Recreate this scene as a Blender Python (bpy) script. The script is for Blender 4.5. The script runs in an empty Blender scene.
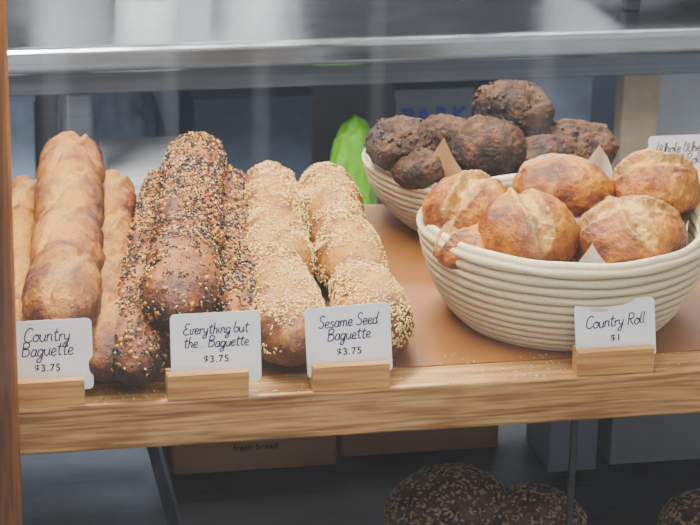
import bpy, bmesh, math, random
import numpy as np
from mathutils import Matrix, Vector, noise
random.seed(3)
COL=bpy.context.scene.collection

# ------------------------------------------------------------ helpers
def srgb(r,g,b):
    f=lambda c:(c/255/12.92) if c<=10 else ((c/255+.055)/1.055)**2.4
    return (f(r),f(g),f(b),1)

class NT:
    def __init__(s,name):
        s.m=bpy.data.materials.new(name); s.m.use_nodes=True
        s.t=s.m.node_tree; s.b=s.t.nodes['Principled BSDF']; s.out=s.t.nodes['Material Output']
    def n(s,typ,**kw):
        nd=s.t.nodes.new(typ)
        for k,v in kw.items():
            if k.startswith('i_'): nd.inputs[k[2:].replace('_',' ')].default_value=v
            else: setattr(nd,k,v)
        return nd
    def l(s,a,b): s.t.links.new(a,b)
    def coord(s,scale=(1,1,1),rot=(0,0,0)):
        c=s.n('ShaderNodeTexCoord'); mp=s.n('ShaderNodeMapping'); mp.inputs['Scale'].default_value=scale
        mp.inputs['Rotation'].default_value=rot
        s.l(c.outputs['Object'],mp.inputs['Vector']); return mp.outputs[0]
    def noise(s,vec,scale,detail=4,rough=.55,dist=0):
        nd=s.n('ShaderNodeTexNoise'); s.l(vec,nd.inputs['Vector'])
        nd.inputs['Scale'].default_value=scale; nd.inputs['Detail'].default_value=detail
        nd.inputs['Roughness'].default_value=rough; nd.inputs['Distortion'].default_value=dist
        return nd.outputs['Fac']
    def ramp(s,fac,stops):
        r=s.n('ShaderNodeValToRGB'); s.l(fac,r.inputs[0]); e=r.color_ramp.elements
        while len(e)<len(stops): e.new(.5)
        for k,(p,c) in enumerate(stops):
            e[k].position=p; e[k].color=c if len(c)==4 else (*c,1)
        return r.outputs[0]
    def mix(s,fac,a,b,mode='MIX'):
        m=s.n('ShaderNodeMix',data_type='RGBA',blend_type=mode)
        for sock,v in ((m.inputs[0],fac),(m.inputs[6],a),(m.inputs[7],b)):
            if hasattr(v,'links'): s.l(v,sock)
            else: sock.default_value=v
        return m.outputs[2]
    def math(s,op,a,b=0):
        m=s.n('ShaderNodeMath',operation=op)
        for sock,v in ((m.inputs[0],a),(m.inputs[1],b)):
            if hasattr(v,'links'): s.l(v,sock)
            else: sock.default_value=v
        return m.outputs[0]
    def bump(s,h,strength=.5,dist=.002):
        b=s.n('ShaderNodeBump'); b.inputs['Strength'].default_value=strength; b.inputs['Distance'].default_value=dist
        s.l(h,b.inputs['Height']); s.l(b.outputs[0],s.b.inputs['Normal'])
    def set(s,color=None,rough=.6,metal=0,spec=None):
        if color is not None:
            if hasattr(color,'links'): s.l(color,s.b.inputs['Base Color'])
            else: s.b.inputs['Base Color'].default_value=color
        if hasattr(rough,'links'): s.l(rough,s.b.inputs['Roughness'])
        else: s.b.inputs['Roughness'].default_value=rough
        s.b.inputs['Metallic'].default_value=metal
        if spec is not None: s.b.inputs['Specular IOR Level'].default_value=spec
        return s.m

def plain(name,c,rough=.6,metal=0,var=.12,scale=40):
    t=NT(name); v=t.coord(); n=t.noise(v,scale)
    dark=tuple(x*(1-var) for x in c[:3])+(1,); lite=tuple(min(1,x*(1+var)) for x in c[:3])+(1,)
    col=t.ramp(n,[(.3,dark),(.7,lite)])
    t.bump(n,.1,.001)
    return t.set(col,rough,metal)

def link(o,parent=None):
    COL.objects.link(o)
    if parent is not None: o.parent=parent
    return o
def mesh_obj(name,verts,faces,mats,parent=None,smooth=True,midx=None):
    me=bpy.data.meshes.new(name); me.from_pydata([tuple(v) for v in verts],[],[tuple(f) for f in faces]); 
    for m in (mats if isinstance(mats,(list,tuple)) else [mats]): me.materials.append(m)
    if midx is not None: me.polygons.foreach_set('material_index',np.array(midx,dtype=np.int32))
    me.polygons.foreach_set('use_smooth',[smooth]*len(me.polygons)); me.update()
    return link(bpy.data.objects.new(name,me),parent)
def empty(name,loc=(0,0,0)):
    e=bpy.data.objects.new(name,None); e.location=loc; e.empty_display_size=.02; return link(e)
def box(name,x0,x1,y0,y1,z0,z1,mat,parent=None,bev=.002,seg=2,rot=0):
    bm=bmesh.new(); bmesh.ops.create_cube(bm,size=1)
    sx,sy,sz=x1-x0,y1-y0,z1-z0
    for v in bm.verts: v.co=Vector((v.co.x*sx,v.co.y*sy,v.co.z*sz))
    if bev: bmesh.ops.bevel(bm,geom=bm.edges[:],offset=bev,segments=seg,affect='EDGES',profile=.5)
    me=bpy.data.meshes.new(name); bm.to_mesh(me); bm.free(); me.materials.append(mat)
    o=bpy.data.objects.new(name,me); o.location=((x0+x1)/2,(y0+y1)/2,(z0+z1)/2); o.rotation_euler[2]=rot
    return link(o,parent)

def fbm(p,s,off):
    return noise.fractal(Vector((p[0]*s+off,p[1]*s-off*.7,p[2]*s+off*.3)),1.0,2.0,3)

# ------------------------------------------------------------ materials
def wood(name,c1,c2,c3,axis='x',dirt=0):
    t=NT(name); sc=(3,40,40) if axis=='x' else (40,40,3)
    v=t.coord(sc); n=t.noise(v,1.0,6,.6,.6)
    v2=t.coord((12,260,260) if axis=='x' else (260,260,12)); n2=t.noise(v2,1,3,.5)
    col=t.ramp(n,[(.3,c1),(.5,c2),(.68,c3)])
    col=t.mix(.5,col,t.ramp(n2,[(.40,c1),(.60,c3)]))
    if dirt:
        n3=t.noise(t.coord(),25,5,.6); col=t.mix(t.ramp(n3,[(.45,(0,0,0,1)),(.75,(dirt,dirt,dirt,1))]),col,srgb(110,80,50))
    t.bump(n2,.4,.0008)
    return t.set(col,.45)
M_oak=wood('oak_wood',srgb(124,78,32),srgb(176,126,66),srgb(214,172,112),dirt=.35)
M_post=wood('post_wood',srgb(120,64,16),srgb(148,86,28),srgb(176,112,44),axis='z')
M_stand=wood('stand_maple',srgb(164,110,48),srgb(194,142,72),srgb(216,172,104))
M_darkshelf=wood('dark_shelf_wood',srgb(24,23,26),srgb(36,35,40),srgb(52,50,54))

def paper_mat(name,c,rough=.8):
    t=NT(name); v=t.coord(); n=t.noise(v,9,5,.6); f=t.noise(v,300,3)
    col=t.ramp(n,[(.3,tuple(x*.82 for x in c[:3])+(1,)),(.7,c)])
    t.bump(f,.15,.0006); return t.set(col,rough)
M_kraft=paper_mat('kraft_paper',srgb(148,94,36),.42)
M_parch=paper_mat('parchment_paper',srgb(216,206,188))
M_brownparch=paper_mat('brown_parchment',srgb(176,134,84))
M_card=paper_mat('card_stock',srgb(248,250,252),.5)
M_ink=plain('ink',srgb(30,22,76),.6,var=.2)
M_inkb=plain('ink_black',srgb(28,26,40),.6)

def steel(name,c,rough=.28):
    t=NT(name); v=t.coord((2,220,220)); n=t.noise(v,1,3,.5)
    n2=t.noise(t.coord(),6,4,.6)
    col=t.ramp(n,[(.3,tuple(x*.8 for x in c[:3])+(1,)),(.7,c)])
    rr=t.ramp(n2,[(.35,(rough*.7,)*3+(1,)),(.7,(rough*1.5,)*3+(1,))])
    t.bump(n,.06,.0006); return t.set(col,rr,1)
M_steel=steel('brushed_steel',srgb(216,218,220),.16)
M_steel_d=steel('dull_steel',srgb(140,146,156),.4)

def crust(name,dark,mid,lite,cut,flour,flour_amt=.4,bumpS=.5,rough=.5,scale=28,c0=.28,c1=.50,c2=.74,con=1.15,spec=.45):
    t=NT(name); v=t.coord()
    n=t.noise(v,scale,6,.62,.3); nf=t.noise(v,330,4,.65); nm=t.noise(v,95,5,.65)
    vo=t.n('ShaderNodeTexVoronoi'); t.l(v,vo.inputs['Vector']); vo.inputs['Scale'].default_value=260
    a=t.n('ShaderNodeAttribute',attribute_name='tone'); sep=t.n('ShaderNodeSeparateColor'); t.l(a.outputs['Color'],sep.inputs[0])
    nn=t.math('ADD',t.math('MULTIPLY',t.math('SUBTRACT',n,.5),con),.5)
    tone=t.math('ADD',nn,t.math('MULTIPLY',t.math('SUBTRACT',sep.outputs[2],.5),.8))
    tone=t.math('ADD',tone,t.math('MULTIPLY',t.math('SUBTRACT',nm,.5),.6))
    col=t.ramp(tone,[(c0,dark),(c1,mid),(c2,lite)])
    spk=t.ramp(nf,[(.38,(.34,.26,.20,1)),(.50,(1,1,1,1))]); col=t.mix(.5,col,spk,'MULTIPLY')
    fl=t.ramp(vo.outputs['Distance'],[(.12,(1,1,1,1)),(.26,(0,0,0,1))])
    fm=t.math('MULTIPLY',t.math('MULTIPLY',t.ramp(nm,[(.44,(0,0,0,1)),(.66,(1,1,1,1))]),fl),flour_amt*2)
    col=t.mix(fm,col,flour)
    cutf=t.math('MULTIPLY',sep.outputs[0],t.ramp(nm,[(.38,(.25,.25,.25,1)),(.58,(.9,.9,.9,1))]))
    col=t.mix(cutf,col,cut)
    lip=t.math('MULTIPLY',sep.outputs[1],t.ramp(nf,[(.38,(.1,.1,.1,1)),(.58,(.9,.9,.9,1))]))
    col=t.mix(lip,col,flour)
    h=t.math('ADD',t.math('MULTIPLY',nm,1.0),t.math('MULTIPLY',nf,.6))
    t.bump(h,bumpS,.005)
    return t.set(col,rough,spec=spec)
M_country=crust('country_crust',srgb(76,32,0),srgb(138,74,4),srgb(184,120,24),srgb(196,140,50),srgb(220,178,100),.22,.9,.36)
M_every=crust('everything_crust',srgb(54,23,2),srgb(108,52,6),srgb(158,92,22),srgb(172,112,40),srgb(200,146,72),.22,.8,.36)
M_sesb=crust('sesame_crust',srgb(90,48,4),srgb(140,82,12),srgb(176,122,36),srgb(186,136,60),srgb(210,168,98),.3)
M_roll=crust('roll_crust',srgb(108,48,0),srgb(164,88,0),srgb(202,132,14),srgb(222,178,84),srgb(236,202,124),.20,.7,.30,scale=20)
M_dark=crust('dark_rye_crust',srgb(30,15,5),srgb(70,39,15),srgb(108,67,30),srgb(124,88,50),srgb(150,110,70),.18,1.0,.5,scale=30,con=.9)
M_rye=crust('seeded_rye_crust',srgb(42,24,14),srgb(72,44,28),srgb(104,70,48),srgb(120,90,70),srgb(120,94,76),.2,.8,.6)
M_sesame=plain('sesame_seed',srgb(230,194,116),.4,var=.3,scale=260)
M_poppy=plain('poppy_seed',srgb(14,11,14),.4)
M_onion=plain('onion_flake',srgb(176,112,30),.55,var=.35,scale=200)
M_seedgrey=plain('sunflower_seed',srgb(160,134,104),.6,var=.3,scale=200)
M_raisin=plain('raisin_bit',srgb(44,22,10),.4,var=.3,scale=200)
M_crumb=plain('crumb',srgb(226,206,170),.7,var=.25,scale=200)

def cane():
    t=NT('cane_coil')
    a=t.n('ShaderNodeAttribute',attribute_name='tone'); sep=t.n('ShaderNodeSeparateColor'); t.l(a.outputs['Color'],sep.inputs[0])
    comb=t.n('ShaderNodeCombineXYZ'); t.l(t.math('MULTIPLY',sep.outputs[0],60),comb.inputs[0]); t.l(t.math('MULTIPLY',sep.outputs[1],300),comb.inputs[1])
    n=t.noise(comb.outputs[0],1,4,.6)
    col=t.ramp(n,[(.3,srgb(192,176,136)),(.65,srgb(234,222,188))])
    col=t.mix(t.math('MULTIPLY',sep.outputs[2],.75),col,srgb(116,92,54))  # shade between the coils is mixed into the cane colour
    t.bump(n,.35,.001); return t.set(col,.6)
M_cane=cane()

# ------------------------------------------------------------ attribute helper
def set_tone(o,arr):
    a=o.data.color_attributes.new('tone','FLOAT_COLOR','POINT')
    full=np.ones((len(o.data.vertices),4),dtype=np.float32); full[:len(arr),:3]=arr
    a.data.foreach_set('color',full.ravel())

OCT_V=np.array([(1,0,0),(-1,0,0),(0,1,0),(0,-1,0),(0,0,1),(0,0,-1)],float)
OCT_F=[(0,2,4),(2,1,4),(1,3,4),(3,0,4),(2,0,5),(1,2,5),(3,1,5),(0,3,5)]
def seeds_geo(points,normals,sizes,rng,tilt=.3):
    V=[];Fc=[]
    for k,(p,n,s) in enumerate(zip(points,normals,sizes)):
        n=Vector(n)+Vector(rng.normal(0,tilt,3)); n.normalize()
        q=n.to_track_quat('Z','Y').to_matrix()@Matrix.Rotation(rng.uniform(0,6.28),3,'Z')
        R=np.array(q); vv=(OCT_V*np.array(s))@R.T+np.array(p)
        b=len(V)*6; V.append(vv); Fc+= [(a+b,c+b,d+b) for a,c,d in OCT_F]
    if not V: return np.zeros((0,3)),[]
    return np.concatenate(V),Fc

# ------------------------------------------------------------ baguettes
def baguette(name,front,back,r0,r1,kind,seed,cuts=4,bend=.003,bulge=.06,phase=0):
    rng=np.random.default_rng(seed); N,Mm=210,72
    f=np.array(front,float);b=np.array(back,float); L=np.linalg.norm(b-f); d=(b-f)/L
    side=np.cross(d,[0,0,1]); side/=np.linalg.norm(side); up=np.cross(side,d)
    segs=[]
    for i in range(cuts):
        tc=(i+.55)/(cuts+.1); ang=.25*rng.normal()
        segs.append(((tc-.105)*L,(-.52+ang*.3)*r0,(tc+.105)*L,(.48+ang*.3)*r0))
    V=np.zeros((N,Mm,3)); T=np.zeros((N,Mm,3)); ph=rng.uniform(0,6)
    dep={'country':.0075,'every':.0045,'sesame':.0055}[kind]
    lipA={'country':.0055,'every':.0045,'sesame':.0045}[kind]
    for i in range(N):
        u=i/(N-1); t=(1-math.cos(math.pi*u))/2*.6+u*.4
        dl=min(t,1-t)*L; rr_=(r0 if t<.5 else r1)*1.15
        prof=math.sqrt(max(0,1-(1-min(1,dl/rr_))**2)); e=abs(2*t-1); prof*=(1-.12*e**6)
        bw=math.cos(2*math.pi*(t*cuts)+phase+math.pi*.9)
        R=(r0*(1-t)+r1*t)*prof*(1+bulge*(1-2*((1-bw)/2)**2.5)+.02*math.sin(9*t+ph))
        c=f+d*t*L+side*bend*math.sin(math.pi*t*1.3+ph)+up*bend*.4*math.sin(5*t+ph)
        for j in range(Mm):
            th=2*math.pi*j/Mm; cx,sz=math.sin(th),math.cos(th)
            if sz<0: sz*=.85
            lat=math.atan2(cx,max(sz,1e-3))*r0; g=0;lip=0
            if math.cos(th)>0:
                for (x0,y0,x1,y1) in segs:
                    ax,ay=x1-x0,y1-y0; px,py=t*L-x0,lat-y0+.0015*math.sin(t*L*90+seed)
                    k=min(1,max(0,(px*ax+py*ay)/(ax*ax+ay*ay))); qx,qy=px-k*ax,py-k*ay
                    dist=math.hypot(qx,qy); sg=1 if (ax*py-ay*px)>0 else -1
                    w=(.0095 if kind!='every' else .0070)*(1-.6*abs(2*k-1)**1.5)
                    gg=1/(1+(dist/w)**6); ll=math.exp(-((dist-w*1.15)/.0026)**2)
                    g=max(g,gg); lip=max(lip,ll*(1 if sg>0 else .15)*(1-abs(2*k-1)**3))
            p=c+R*(cx*side+sz*up)
            nz=fbm(p,35,seed)*.0024+fbm(p,120,seed+5)*.0015
            rr=R+(nz-dep*g*.7+(fbm(p,160,seed)*.0020*g)+lipA*lip)*min(1,prof*1.2)
            V[i,j]=c+rr*(cx*side+sz*up)
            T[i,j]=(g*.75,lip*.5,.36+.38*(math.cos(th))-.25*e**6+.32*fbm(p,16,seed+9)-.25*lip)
    verts=V.reshape(-1,3); faces=[]
    for i in range(N-1):
        for j in range(Mm):
            k=(j+1)%Mm; faces.append((i*Mm+j,i*Mm+k,(i+1)*Mm+k,(i+1)*Mm+j))
    nb=len(faces); mats=[{'country':M_country,'every':M_every,'sesame':M_sesb}[kind]]; midx=[0]*nb
    allV=[verts]; off=len(verts); cell=(L/N)*(2*math.pi*r0/Mm)
    def scatter(n,dens,size,mi,tilt=.3):
        nonlocal off
        P=[];Nn=[];S=[]
        while len(P)<n:
            i=rng.integers(1,N-2); j=rng.integers(0,Mm); th=2*math.pi*j/Mm
            if math.cos(th)<-.35: continue
            fi,fj=rng.random(),rng.random(); a=V[i,j];bb=V[i+1,j];c=V[i,(j+1)%Mm]
            p=a+(bb-a)*fi+(c-a)*fj
            if rng.random()>dens(i/(N-1),p,T[i,j,0]): continue
            if rng.random()>min(1,np.linalg.norm(bb-a)*np.linalg.norm(c-a)/(cell*1.3)): continue
            nn=np.cross(c-a,bb-a); nn/= (np.linalg.norm(nn)+1e-12)
            cc=f+d*np.dot(p-f,d)
            if np.dot(nn,p-cc)<0: nn=-nn
            s=np.array(size)*rng.uniform(.75,1.2)
            P.append(p+nn*s[2]*.5);Nn.append(nn);S.append(s)
        sv,sf=seeds_geo(P,Nn,S,rng,tilt); allV.append(sv)
        faces.extend([(x+off,y+off,z+off) for x,y,z in sf]); midx.extend([mi]*len(sf)); off+=len(sv)
    if kind=='sesame':
        mats+= [M_sesame]
        scatter(5400,lambda t,p,g:max(.04,.58+1.7*fbm(p,22,seed)-.3*g),(.0021,.0013,.0010),1)
    if kind=='every':
        mats+= [M_sesame,M_poppy,M_onion]
        dn=lambda t,p,g:max(.04,min(1,.08+1.15*t+1.4*fbm(p,26,seed)))*(1-.6*g)
        scatter(1350,dn,(.0020,.0012,.0010),1)
        scatter(4200,dn,(.0017,.0015,.0012),2)
        scatter(650,dn,(.0042,.0030,.0012),3,.5)
    o=mesh_obj(name,np.concatenate(allV),faces,mats,midx=midx)
    set_tone(o,T.reshape(-1,3)); return o

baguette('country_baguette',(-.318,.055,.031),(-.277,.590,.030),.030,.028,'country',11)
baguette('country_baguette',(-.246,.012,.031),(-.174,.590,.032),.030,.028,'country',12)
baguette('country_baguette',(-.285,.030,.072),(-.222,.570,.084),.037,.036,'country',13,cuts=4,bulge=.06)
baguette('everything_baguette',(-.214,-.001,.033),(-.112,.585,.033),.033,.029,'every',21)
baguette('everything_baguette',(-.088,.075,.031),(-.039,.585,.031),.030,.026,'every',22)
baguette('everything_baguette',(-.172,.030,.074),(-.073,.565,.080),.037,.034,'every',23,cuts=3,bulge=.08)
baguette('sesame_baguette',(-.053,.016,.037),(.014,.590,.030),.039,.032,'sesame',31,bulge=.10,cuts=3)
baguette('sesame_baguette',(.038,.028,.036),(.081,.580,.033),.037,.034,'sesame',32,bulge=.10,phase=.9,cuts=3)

# ------------------------------------------------------------ rolls
def roll(name,loc,rx,ry,rz,rot,mat,seed,cuts=((0,0,1),),tilt=(0,0),lump=.05,cw=.0085,seedn=0,flat=.75,rough=1.0,ssize=(.0042,.0021,.0010),smat=None):
    bm=bmesh.new(); bmesh.ops.create_icosphere(bm,subdivisions=6,radius=1)
    V=np.array([v.co[:] for v in bm.verts]); F=[[v.index for v in f.verts] for f in bm.faces]; bm.free()
    out=np.zeros_like(V); T=np.zeros_like(V); S=np.array([rx,ry,rz])
    for i,v in enumerate(V):
        z=v[2]; vv=v.copy()
        if z<0: vv[2]*=flat
        p=vv*S; big=fbm(v,1.1,seed)*lump; g=0;lip=0
        if z>-.15:
            for (ang,offs,half) in cuts:
                ca,sa=math.cos(ang),math.sin(ang)
                al=(v[0]*ca+v[1]*sa); pe=(-v[0]*sa+v[1]*ca)-offs+.04*math.sin(al*5+seed)+.03*fbm(v,5,seed+2)
                end=max(0,1-(abs(al)/half)**4) if abs(al)<half else 0
                w=cw/rx*(.30+.70*end)
                g=max(g,1/(1+(abs(pe)/w)**5)*min(1,end*2)); sgn=1 if pe>0 else .4
                lip=max(lip,math.exp(-((abs(pe)-w*1.45)/(w*.45))**2)*min(1,end*2)*sgn)
        fine=(fbm(p,60,seed+3)*.0014+fbm(p,170,seed+7)*.0009)*rough+(max(0,rough-1.2)*fbm(p,38,seed+5)*.0035)
        r=1+big
        out[i]=p*r+v*(fine-.0062*g+g*fbm(p,140,seed+9)*.0022+.0046*lip)
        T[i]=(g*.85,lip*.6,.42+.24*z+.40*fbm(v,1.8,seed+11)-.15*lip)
    R=np.array(Matrix.Rotation(rot,3,'Z')@Matrix.Rotation(tilt[0],3,'X')@Matrix.Rotation(tilt[1],3,'Y'))
    mats=[mat]; midx=[0]*len(F); allV=[out]; off=len(out)
    if seedn:
        rng=np.random.default_rng(seed); idx=[i for i in range(len(V)) if V[i][2]>-.1]
        pick=rng.choice(idx,seedn,replace=False)
        nn=V[pick]/S; nn/=np.linalg.norm(nn,axis=1)[:,None]
        sv,sf=seeds_geo(out[pick]+nn*.0005,nn,[np.array(ssize)*rng.uniform(.5,1.1) for _ in pick],rng,.2)
        allV.append(sv); F+= [(a+off,b+off,c+off) for a,b,c in sf]; midx+= [1]*len(sf); mats.append(smat or M_seedgrey)
    o=mesh_obj(name,np.concatenate(allV)@R.T,F,mats,midx=midx); o.location=loc; set_tone(o,T); return o

P2=math.pi/2
CR='country_roll'
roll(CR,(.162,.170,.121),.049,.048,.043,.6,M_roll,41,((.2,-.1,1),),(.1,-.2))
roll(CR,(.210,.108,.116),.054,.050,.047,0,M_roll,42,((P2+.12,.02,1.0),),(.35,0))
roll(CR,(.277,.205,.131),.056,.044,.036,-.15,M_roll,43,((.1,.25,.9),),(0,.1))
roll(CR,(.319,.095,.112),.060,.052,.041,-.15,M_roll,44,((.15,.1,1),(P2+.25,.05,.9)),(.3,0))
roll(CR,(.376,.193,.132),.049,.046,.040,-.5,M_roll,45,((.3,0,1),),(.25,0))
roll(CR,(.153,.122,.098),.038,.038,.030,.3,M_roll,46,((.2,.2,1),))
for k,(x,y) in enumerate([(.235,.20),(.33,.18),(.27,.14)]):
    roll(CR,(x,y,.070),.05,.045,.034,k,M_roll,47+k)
DR='dark_rye_roll'
rk=dict(ssize=(.0044,.0034,.0018),smat=M_raisin)
roll(DR,(.148,.435,.114),.044,.042,.037,.3,M_dark,51,(),lump=.10,rough=1.7,seedn=40,**rk)
roll(DR,(.160,.398,.096),.032,.032,.028,.3,M_dark,52,(),lump=.10,rough=1.6,seedn=16,**rk)
roll(DR,(.242,.400,.117),.048,.042,.039,.2,M_dark,53,((.3,.1,.8),),lump=.06,rough=1.3)
roll(DR,(.287,.460,.141),.049,.046,.041,.2,M_dark,54,(),lump=.12,tilt=(0,.3),rough=1.8,seedn=40,**rk)
roll(DR,(.208,.470,.112),.034,.034,.029,.2,M_dark,55,(),lump=.12,rough=1.6)
roll(DR,(.358,.440,.100),.052,.042,.034,-.2,M_dark,56,((0,0,.8),),lump=.1,rough=1.7,seedn=26,**rk)
roll(DR,(.307,.400,.100),.040,.036,.034,.2,M_dark,57,(),lump=.12,rough=1.5)
for k,(x,y) in enumerate([(.21,.45),(.29,.49),(.27,.42)]):
    roll(DR,(x,y,.062),.045,.042,.034,k,M_dark,58+k,())

# ------------------------------------------------------------ bowls
def bowl(name,cx,cy,R,h,rb=.090,nr=12):
    NS=96; prof=[]
    NP=nr*8
    def wall(s):
        return rb+(R-rb)*math.sin(s*math.pi/2*.96)**.95, h*(s**1.25)
    outer=[];inner=[]
    for i in range(NP+1):
        s=i/NP; r,z=wall(s); ph=abs(math.sin(math.pi*nr*s)); rid=.0042*(ph**.6)
        if s>1-1/nr: rid*=1.25
        outer.append((r-.004+rid,z,s,1-ph**.5)); inner.append((r-.0135-rid*.5,max(z,.006),s,1-ph**.5))
    top=[(outer[-1][0]-.001,h+.003,1,0),(R-.008,h+.0055,1,0),(inner[-1][0]+.001,h+.003,1,0)]
    prof=[(0.0005,0.0,0,.2),(rb-.01,0,0,.2)]+outer+top+inner[::-1]+[(0.0005,.006,0,.2)]
    V=[];T=[];F=[]; n=len(prof)
    for j in range(NS):
        a=2*math.pi*j/NS
        for (r,z,s,gr) in prof:
            w=1+.006*math.sin(3*a+z*30)+.003*math.sin(7*a)
            V.append((r*w*math.cos(a),r*w*math.sin(a),z+(.0018*math.sin(2*a+1)+.0006*math.sin(11*a+s*40))*s))
            T.append((j/NS*6 if j<NS/2 else (NS-j)/NS*6,s,gr))
    for j in range(NS):
        k=(j+1)%NS
        for i in range(n-1): F.append((j*n+i,k*n+i,k*n+i+1,j*n+i+1))
    o=mesh_obj(name,V,F,M_cane); o.location=(cx,cy,.0013); set_tone(o,np.array(T)); return o
bowl('coiled_bread_basket',.268,.170,.158,.109,.108)
bowl('coiled_bread_basket',.258,.478,.146,.084,.084)

def liner(name,cx,cy,R,h,a,rot,mat,seed,ox=0,oy=0,inset=.022,z0=.003):
    n=44;V=[];F=[]
    for i in range(n+1):
        for j in range(n+1):
            x=(i/n*2-1)*a+ox;y=(j/n*2-1)*a+oy; l=math.hypot(x,y)+1e-6; th=math.atan2(y,x)+rot
            flat=.075
            if l<flat: r,z=l,.009
            else:
                s=(l-flat)/(.058+h*.9); s_=min(s,1.0)
                r=flat+(R-inset-flat)*math.sin(s_*P2*.96); z=.010+h*s_**1.25+(max(0,s-1)*(.058+h*.9))
                r-= .01*max(0,s-1)
            wv=(.003*math.sin(th*9+seed)+.002*math.sin(th*23+seed+l*60))*min(1,l/.1)
            V.append(((r-abs(wv))*math.cos(th),(r-abs(wv))*math.sin(th),z+wv))
    for i in range(n):
        for j in range(n): F.append((i*(n+1)+j,(i+1)*(n+1)+j,(i+1)*(n+1)+j+1,i*(n+1)+j+1))
    o=mesh_obj(name,V,F,mat); o.location=(cx,cy,z0); return o
liner('parchment_liner',.268,.173,.158,.109,.170,.72,M_parch,1)
liner('parchment_liner',.268,.173,.158,.109,.155,.21,M_parch,3,ox=.035,oy=.035,inset=.0235,z0=.0045)
liner('parchment_liner',.258,.478,.146,.084,.155,.13,M_brownparch,2,ox=-.022,oy=-.026,inset=.018)

# ------------------------------------------------------------ display shelf
shelf=empty('display_shelf')
box('board',-.75,1.0,.0,.57,-.050,0,M_oak,shelf,.003)
box('kraft_runner',-.70,.98,.048,.56,-.0002,.0012,M_kraft,shelf,0)
rng=np.random.default_rng(5)
P=[];S=[]
for k in range(480):
    x=rng.uniform(-.32,.55); y=abs(rng.normal(.004,.026))+.002
    if rng.random()<.35: x=rng.normal(.17,.09)
    s=rng.uniform(.5,1.2)*.0010
    P.append((x,y,.0006 if y<.048 else .0018));S.append((s*1.5,s,s*.6))
sv,sf=seeds_geo(P,[(0,0,1)]*len(P),S,rng,.2)
mesh_obj('bread_crumbs',sv,sf,M_crumb)
box('case_post',-.42,-.328,-.045,-.006,-.75,1.1,M_post,None,.003)

# ------------------------------------------------------------ price cards
G={'C':(.62,[[(.58,.85),(.42,1),(.18,.88),(.05,.5),(.12,.12),(.35,0),(.6,.15)]]),
'o':(.47,[[(.22,.5),(.06,.36),(.08,.08),(.24,0),(.4,.15),(.38,.4),(.22,.5),(.32,.42),(.48,.45)]]),
'u':(.48,[[(.05,.5),(.06,.15),(.18,0),(.34,.12),(.4,.5)],[(.4,.5),(.4,.1),(.5,0)]]),
'n':(.46,[[(.05,.5),(.07,0)],[(.07,.32),(.2,.5),(.34,.42),(.36,.1),(.46,0)]]),
't':(.38,[[(.2,.85),(.16,.2),(.24,0),(.36,.05)],[(.0,.58),(.38,.62)]]),
'r':(.36,[[(.06,.5),(.08,0)],[(.08,.3),(.18,.48),(.34,.46)]]),
'y':(.46,[[(.05,.5),(.08,.18),(.2,.1),(.36,.2)],[(.38,.5),(.34,-.1),(.2,-.42),(.04,-.36),(.1,-.18),(.42,.05)]]),
'B':(.64,[[(.08,1),(.08,0)],[(.08,.95),(.3,1),(.48,.85),(.42,.62),(.15,.54),(.42,.5),(.55,.28),(.42,.04),(.08,0)]]),
'a':(.46,[[(.38,.42),(.22,.5),(.06,.3),(.1,.03),(.25,.02),(.37,.22),(.38,.5)],[(.38,.5),(.38,.1),(.47,0)]]),
'g':(.46,[[(.36,.42),(.2,.5),(.06,.3),(.1,.05),(.24,.04),(.37,.25)],[(.38,.5),(.36,-.1),(.24,-.42),(.06,-.36),(.12,-.2),(.44,.02)]]),
'e':(.42,[[(.06,.22),(.3,.28),(.34,.42),(.2,.5),(.07,.34),(.08,.1),(.22,0),(.42,.1)]]),
'E':(.56,[[(.5,.92),(.28,1),(.12,.82),(.22,.58),(.36,.55)],[(.3,.55),(.06,.42),(.06,.12),(.26,0),(.52,.12)]]),
'v':(.44,[[(.04,.5),(.18,0),(.36,.5),(.46,.44)]]),
'h':(.46,[[(.1,1),(.06,0)],[(.07,.3),(.2,.5),(.34,.4),(.35,.1),(.44,0)]]),
'i':(.22,[[(.08,.5),(.08,.1),(.18,0)],[(.10,.72),(.12,.76)]]),
'b':(.44,[[(.08,1),(.07,.05),(.25,0),(.38,.2),(.3,.45),(.1,.35)]]),
'.':(.2,[[(.08,0),(.10,.04)]]),
'S':(.52,[[(.46,.85),(.3,1),(.1,.85),(.16,.6),(.38,.42),(.4,.12),(.2,0),(.03,.12)]]),
's':(.38,[[(.32,.42),(.2,.5),(.08,.4),(.28,.2),(.24,.02),(.04,.05)]]),
'm':(.66,[[(.05,.5),(.06,0)],[(.06,.3),(.17,.5),(.28,.42),(.3,0)],[(.3,.32),(.42,.5),(.54,.42),(.56,.1),(.66,0)]]),
'd':(.48,[[(.36,.42),(.2,.5),(.06,.3),(.1,.03),(.25,.02),(.37,.2)],[(.4,1),(.37,.1),(.47,0)]]),
'R':(.58,[[(.08,1),(.08,0)],[(.04,.92),(.3,1),(.48,.82),(.38,.56),(.1,.5)],[(.22,.5),(.36,.2),(.54,0)]]),
'l':(.24,[[(.1,1),(.08,.12),(.2,0)]]),
'W':(.85,[[(.04,1),(.2,0),(.4,.8),(.58,0),(.8,1)]]),
' ':(.3,[])}
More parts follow.
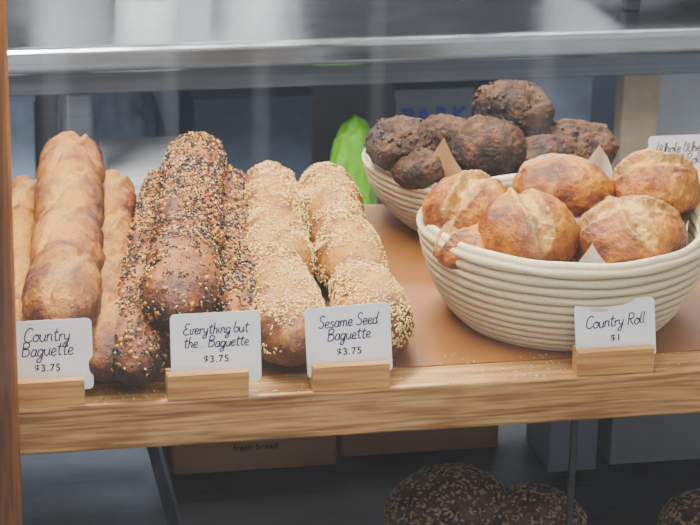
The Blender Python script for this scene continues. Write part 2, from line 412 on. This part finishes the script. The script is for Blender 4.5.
def handwriting(name,text,size,cx,cy,parent,z,slant=.18):
    w=sum(G[c][0] for c in text); cu=bpy.data.curves.new(name,'CURVE'); cu.dimensions='3D'
    cu.bevel_depth=.00064; cu.bevel_resolution=1; cu.resolution_u=5; x=-w/2
    for c in text:
        jy=random.uniform(-.03,.03)
        for st in G[c][1]:
            sp=cu.splines.new('BEZIER'); sp.bezier_points.add(len(st)-1)
            for bp,(px,py) in zip(sp.bezier_points,st):
                bp.co=((x+px+slant*py)*size,(py+jy)*size,0); bp.handle_left_type=bp.handle_right_type='AUTO'
        x+=G[c][0]
    cu.materials.append(M_ink); o=bpy.data.objects.new(name,cu); o.location=(cx,cy,z); o.scale=(1,1,.25); return link(o,parent)
def typed(name,text,size,cx,cy,parent,z,mat=None):
    cu=bpy.data.curves.new(name,'FONT'); cu.body=text; cu.size=size; cu.align_x='CENTER'; cu.extrude=.0001; cu.space_character=1.15
    cu.offset=size*.02
    cu.materials.append(mat or M_inkb); o=bpy.data.objects.new(name,cu); o.location=(cx,cy,z); return link(o,parent)
def rounded_card(name,w,h,r,t,mat,parent):
    pts=[]
    for (sx,sy,a0) in ((1,1,0),(-1,1,90),(-1,-1,180),(1,-1,270)):
        for k in range(6):
            a=math.radians(a0+k*18); pts.append((sx*(w/2-r)+r*math.cos(a),sy*(h/2-r)+r*math.sin(a)))
    n=len(pts); V=[(x,y,t/2) for x,y in pts]+[(x,y,-t/2) for x,y in pts]
    F=[tuple(range(n)),tuple(range(2*n-1,n-1,-1))]+[(i,n+i,n+(i+1)%n,(i+1)%n) for i in range(n)]
    return mesh_obj(name,V,F,mat,parent,smooth=False)
def price_card(x,y,lines,price,w=.089,h=.071,roll_=0,yaw=0,lean=10,sw=.081,size=.0115,z0=.0115,gap=.0145,dx=0):
    e=empty('price_card',(x,y,0)); e.rotation_euler=(0,0,yaw)
    prof=[(-.0100,0),(-.0105,.026),(-.0095,.027),(-.0012,.027),(.0006,.0105),(.0026,.0105),(.0045,.027),(.0090,.027),(.0100,.026),(.0095,0)]
    n=len(prof); V=[(-sw/2,a,b) for a,b in prof]+[(sw/2,a,b) for a,b in prof]
    F=[tuple(range(n)),tuple(range(2*n-1,n-1,-1))]+[(i,i+n,(i+1)%n+n,(i+1)%n) for i in range(n)]
    mesh_obj('wood_stand',V,F,M_stand,e,smooth=False)
    face=bpy.data.objects.new('card_frame',None); face.empty_display_size=.01; link(face,e)
    face.rotation_euler=(math.radians(90-lean),roll_,0)
    face.location=(dx,.0016+math.tan(math.radians(lean))*h*.5,z0+h*.5*math.cos(math.radians(lean)))
    rounded_card('card',w,h,.005,.0008,M_card,face)
    top=h*.5-.021 if len(lines)>1 else h*.5-.027
    for k,t in enumerate(lines): handwriting('lettering_%d'%(k+1),t,size,0,top-k*gap,face,.0006)
    if price: typed('price',price,.0100,0,top-(len(lines)-1)*gap-.0155,face,.0006)
    return e
price_card(-.302,.013,['Country','Baguette'],'$3.75',size=.0140,dx=.006)
price_card(-.140,.010,['Everything but','the... Baguette'],'$3.75',size=.0112,w=.090,dx=.010,gap=.0135)
price_card(.004,.0105,['Sesame Seed','Baguette'],'$3.75',size=.0122,w=.087,roll_=-.035,sw=.078,gap=.0135)
price_card(.279,.0105,['Country Roll'],'$1',size=.0125,w=.085,h=.062,roll_=-.045,dx=.003)
price_card(.530,.530,['Whole Wheat','Seed Roll'],'$1',size=.0130)

# ------------------------------------------------------------ lower shelf and loaves
low=empty('lower_shelf')
box('board',-.75,1.0,.03,.57,-.30,-.2625,M_darkshelf,low,.003)
box('support_rod',.241,.248,.015,.021,-.70,-.050,M_darkshelf,low,.001)
roll('seeded_rye_loaf',(.148,.150,-.220),.072,.066,.050,.3,M_rye,71,(),lump=.04,seedn=800,flat=.8)
roll('seeded_rye_loaf',(.232,.118,-.226),.058,.060,.042,.9,M_rye,72,(),lump=.04,seedn=600,flat=.8)
roll('seeded_rye_loaf',(.43,.08,-.228),.062,.060,.040,.9,M_rye,73,(),lump=.04,seedn=600,flat=.8)
M_carton=paper_mat('cardboard',srgb(160,116,76))
M_greyp=paper_mat('grey_packaging',srgb(130,136,148))
M_whitep=paper_mat('white_packaging',srgb(226,230,236))
M_parcel=paper_mat('parcel_paper',srgb(150,150,154))
def carton(name,x0,x1,y0,y1,z0,z1,mat,label=None):
    e=empty(name,((x0+x1)/2,(y0+y1)/2,z0)); w,d,h=(x1-x0),(y1-y0),z1-z0
    box('body',-w/2,w/2,-d/2,d/2,0,h,mat,e,.002)
    box('lid',-w/2-.002,w/2+.002,-d/2-.002,d/2+.002,h-.012,h+.002,mat,e,.001)
    if label:
        t=typed('label',label[0],label[1],0,0,e,0,label[2]); t.rotation_euler=(P2,0,0); t.location=(0,-d/2-.004,h-label[1]*1.1-.012)
    return e
M_blue=plain('print_blue',srgb(20,60,180),.5)
carton('pastry_box',-.13,.065,.38,.50,-.262,-.210,M_carton,('fresh bread',.010,M_inkb))
carton('pastry_box',.075,.27,.40,.50,-.262,-.212,M_carton)
carton('pastry_box',.31,.37,.32,.42,-.262,-.16,M_greyp)
carton('paper_parcel',.39,.52,.33,.45,-.262,-.14,M_parcel)
def sheet_pan(name,x0,x1,y0,y1,z):
    w,d=x1-x0,y1-y0; prof=[(0,.001),(.008,.022),(.012,.023),(.012,.021),(.009,.020),(.001,0)]
    V=[];F=[]; cs=[(0,0),(1,0),(1,1),(0,1)]
    for (o,zz) in prof:
        for (a,b) in cs: V.append(((a*2-1)*(w/2-.012+o),(b*2-1)*(d/2-.012+o),zz))
    for k in range(len(prof)-1):
        for i in range(4): F.append((k*4+i,k*4+(i+1)%4,(k+1)*4+(i+1)%4,(k+1)*4+i))
    F.append((0,1,2,3)); F.append(tuple(len(prof)*4-4+i for i in (3,2,1,0)))
    o=mesh_obj(name,V,F,M_pan,smooth=False); o.location=((x0+x1)/2,(y0+y1)/2,z); return o
M_pan=steel('dark_pan_steel',srgb(84,88,98),.45)
sheet_pan('sheet_pan',-.40,-.14,.12,.50,-.262)

# ------------------------------------------------------------ steel work table behind
tab=empty('steel_work_table')
box('top',-1.3,2.4,1.10,1.95,.030,.070,M_steel,tab,.010,4)
box('apron',-1.2,2.3,1.14,1.16,-.010,.031,M_steel_d,tab,.002)
for x in (-.170,.95,-1.1,2.2):
    for y in (1.17,1.88): box('leg',x-.021,x+.021,y-.021,y+.021,-.90,.03,M_steel_d,tab,.006,3)
box('undershelf',-1.2,2.3,1.15,1.9,-.44,-.42,M_steel_d,tab,.003)
eq=empty('countertop_slicer',(.80,1.40,.07))
box('base',-.14,.30,-.20,.18,.026,.10,M_steel,eq,.008,3)
box('housing',-.10,.26,-.14,.14,.10,.34,M_steel,eq,.02,3)
for x in (-.12,.27):
    for y in (-.17,.15): box('foot',x-.012,x+.012,y-.012,y+.012,0,.028,M_inkb,eq,.003)
M_cont=plain('white_plastic',srgb(230,234,238),.4)
def tub(name,x,y,z,r,h,mat):
    prof=[(0.0005,0),(r*.86,0),(r*.9,.006),(r*.98,h-.02),(r*1.04,h-.018),(r*1.04,h-.002),(r*1.0,h),(r*.2,h+.002),(.0005,h+.002)]
    V=[];F=[];n=len(prof);NS=40
    for j in range(NS):
        a=2*math.pi*j/NS; V+=[(a_*math.cos(a),a_*math.sin(a),b_) for a_,b_ in prof]
    for j in range(NS):
        k=(j+1)%NS; F+=[(j*n+i,k*n+i,k*n+i+1,j*n+i+1) for i in range(n-1)]
    o=mesh_obj(name,V,F,mat); o.location=(x,y,z); return o
tub('food_tub',-.04,1.42,.07,.055,.22,M_cont)
tub('food_tub',.16,1.66,.07,.07,.16,M_cont)

M_navy=plain('navy_crate',srgb(66,78,102),.5)
M_green=plain('green_bag',srgb(120,205,5),.5,var=.25,scale=15)
M_beige=plain('beige_board',srgb(200,180,150),.6)
M_bluegrey=plain('blue_grey_sack',srgb(160,176,200),.6,var=.3,scale=14)
carton('flour_carton',-.118,.000,1.20,1.40,-.42,-.160,M_whitep,('KING',.034,M_blue))
carton('storage_crate',.03,.22,1.40,1.60,-.42,-.10,M_navy)
carton('paper_carton',.345,.47,1.36,1.60,-.42,-.085,M_greyp,('PARK',.040,M_blue))
carton('storage_crate',.52,.68,1.40,1.70,-.42,-.05,M_bluegrey)
carton('storage_crate',-.50,-.22,1.40,1.70,-.42,-.08,M_bluegrey)
carton('folded_board',.70,.76,1.30,1.34,-.42,.0,M_beige)
carton('paper_carton',.80,.92,1.45,1.6,-.42,-.03,M_whitep,('ROLLS',.02,M_blue))
def sack(name,loc,sx,sy,sz,mat,seed,pinch=.45):
    bm=bmesh.new(); bmesh.ops.create_icosphere(bm,subdivisions=5,radius=1); 
    for v in bm.verts:
        c=v.co.copy(); f=1+.14*fbm(c,1.2,seed)+.06*fbm(c,5,seed)
        t=max(0,c.z); v.co=Vector((c.x*sx*f*(1-pinch*t*t),c.y*sy*f*(1-pinch*t*t),max(-.8,c.z)*sz*f))
    me=bpy.data.meshes.new(name); bm.to_mesh(me); bm.free(); me.materials.append(mat)
    for p in me.polygons: p.use_smooth=True
    o=bpy.data.objects.new(name,me); o.location=loc; return link(o)
sack('green_produce_bag',(.266,1.30,-.285),.043,.040,.165,M_green,4,-.2)
sack('flour_sack',(-.075,1.62,-.27),.09,.08,.19,M_bluegrey,8,.1)

# ------------------------------------------------------------ room
M_wall=plain('painted_wall',srgb(206,208,212),.35,var=.15,scale=2)
M_wains=plain('dark_wainscot',srgb(70,76,96),.6,var=.2,scale=3)
M_floor=plain('floor_tile',srgb(80,80,88),.5,var=.2,scale=8)
M_ceil=plain('ceiling_paint',srgb(190,190,192),.8)
M_pave=plain('pavement',srgb(150,152,156),.85,var=.15,scale=12)
M_dk=plain('dark_wall_strip',srgb(46,46,52),.4,var=.2,scale=4)
M_whitepaint=plain('white_paint',srgb(242,244,246),.5)
box('wall_back',-2.6,3.6,2.7,2.8,-.9,2.2,M_wall,None,0)
box('trim_1',-2.6,3.6,2.66,2.699,-.9,.15,M_wains,None,.004)
for k,(a,b,z1) in enumerate([(-.55,-.15,1.9),(.02,.10,1.9),(.42,.95,1.9),(1.25,1.32,1.9),(1.6,2.4,1.9)]):
    box('added_dark_strip_%d'%(k+1),a,b,2.62,2.655,-.9,z1,M_dk,None,.004)  # dark wall strips added to give the steel top contrasting reflections
box('wall_left',-2.7,-2.6,-.0,2.8,-.9,2.2,M_wains,None,0)
box('wall_right',3.6,3.7,-.0,2.8,-.9,2.2,M_wall,None,0)
box('floor',-2.7,3.7,-.05,2.8,-1.0,-.9,M_floor,None,0)
box('ceiling',-2.7,3.7,-.05,2.8,2.2,2.3,M_ceil,None,0)
box('ground_pavement',-6,7,-8,-.06,-1.05,-.92,M_pave,None,0)
streak_rail=empty('added_streak_posts',(0,-2.9,-.92))  # unseen white posts added outside so the glass mirrors pale vertical streaks
for (x,wd) in [(-.09,.055),(.16,.03),(.36,.035),(.62,.03),(1.0,.05),(1.5,.04)]:
    box('streak_post',x-wd/2,x+wd/2,-.02,.02,0,.72,M_whitepaint,streak_rail,.004)
box('streak_rail',-.14,1.56,-.015,.015,.72,.75,M_whitepaint,streak_rail,.003)

# front glass
g=NT('clear_glass'); nt=g.t; nt.nodes.remove(g.b)
tr=g.n('ShaderNodeBsdfTransparent'); gl=g.n('ShaderNodeBsdfGlossy'); gl.inputs['Roughness'].default_value=.03
fr=g.n('ShaderNodeFresnel'); fr.inputs[0].default_value=1.6; mx=g.n('ShaderNodeMixShader')
g.l(fr.outputs[0],mx.inputs[0]); g.l(tr.outputs[0],mx.inputs[1]); g.l(gl.outputs[0],mx.inputs[2]); g.l(mx.outputs[0],g.out.inputs[0])
mesh_obj('window_1',[(-.40,-.05,-.75),(1.6,-.05,-.75),(1.6,-.05,1.1),(-.40,-.05,1.1)],[(0,1,2,3)],g.m,smooth=False)

# ------------------------------------------------------------ light
w=bpy.data.worlds.new('World'); bpy.context.scene.world=w; w.use_nodes=True
bg=w.node_tree.nodes['Background']; bg.inputs[0].default_value=(.88,.94,1,1); bg.inputs[1].default_value=.70
def area(name,loc,target,sx,sy,power,col):
    l=bpy.data.lights.new(name,'AREA'); l.shape='RECTANGLE'; l.size=sx; l.size_y=sy; l.energy=power; l.color=col
    o=bpy.data.objects.new(name,l); o.location=loc; o.rotation_euler=(Vector(target)-Vector(loc)).to_track_quat('-Z','Y').to_euler(); link(o)
area('case_light',(-.1,.40,1.15),(.05,.22,0),1.0,.12,46,(1,.96,.88))
area('daylight',(-1.8,-1.9,2.2),(.1,.2,0),1.0,.8,175,(1,.97,.92))
area('ceiling_light',(.6,2.0,2.1),(.4,1.5,0),1.6,.5,85,(.92,.96,1))
sl=bpy.data.lights.new('sun','SUN'); sl.energy=4.5; sl.angle=.01; so=bpy.data.objects.new('sun',sl)
so.rotation_euler=Vector((-.15,-1,-1.43)).to_track_quat('-Z','Y').to_euler(); link(so)

# ------------------------------------------------------------ camera
cd=bpy.data.cameras.new('camera'); cam=bpy.data.objects.new('camera',cd); link(cam)
cam.matrix_world=Matrix.Translation((-0.4284,-2.1055,0.918))@Matrix.Rotation(math.radians(-11.5),4,'Z')@Matrix.Rotation(math.radians(70),4,'X')@Matrix.Rotation(math.radians(1.2),4,'Z')
cd.sensor_width=36; cd.lens=36*2333/700; cd.clip_start=.05
cd.dof.use_dof=True; cd.dof.focus_distance=2.42; cd.dof.aperture_fstop=14.0
bpy.context.scene.camera=cam
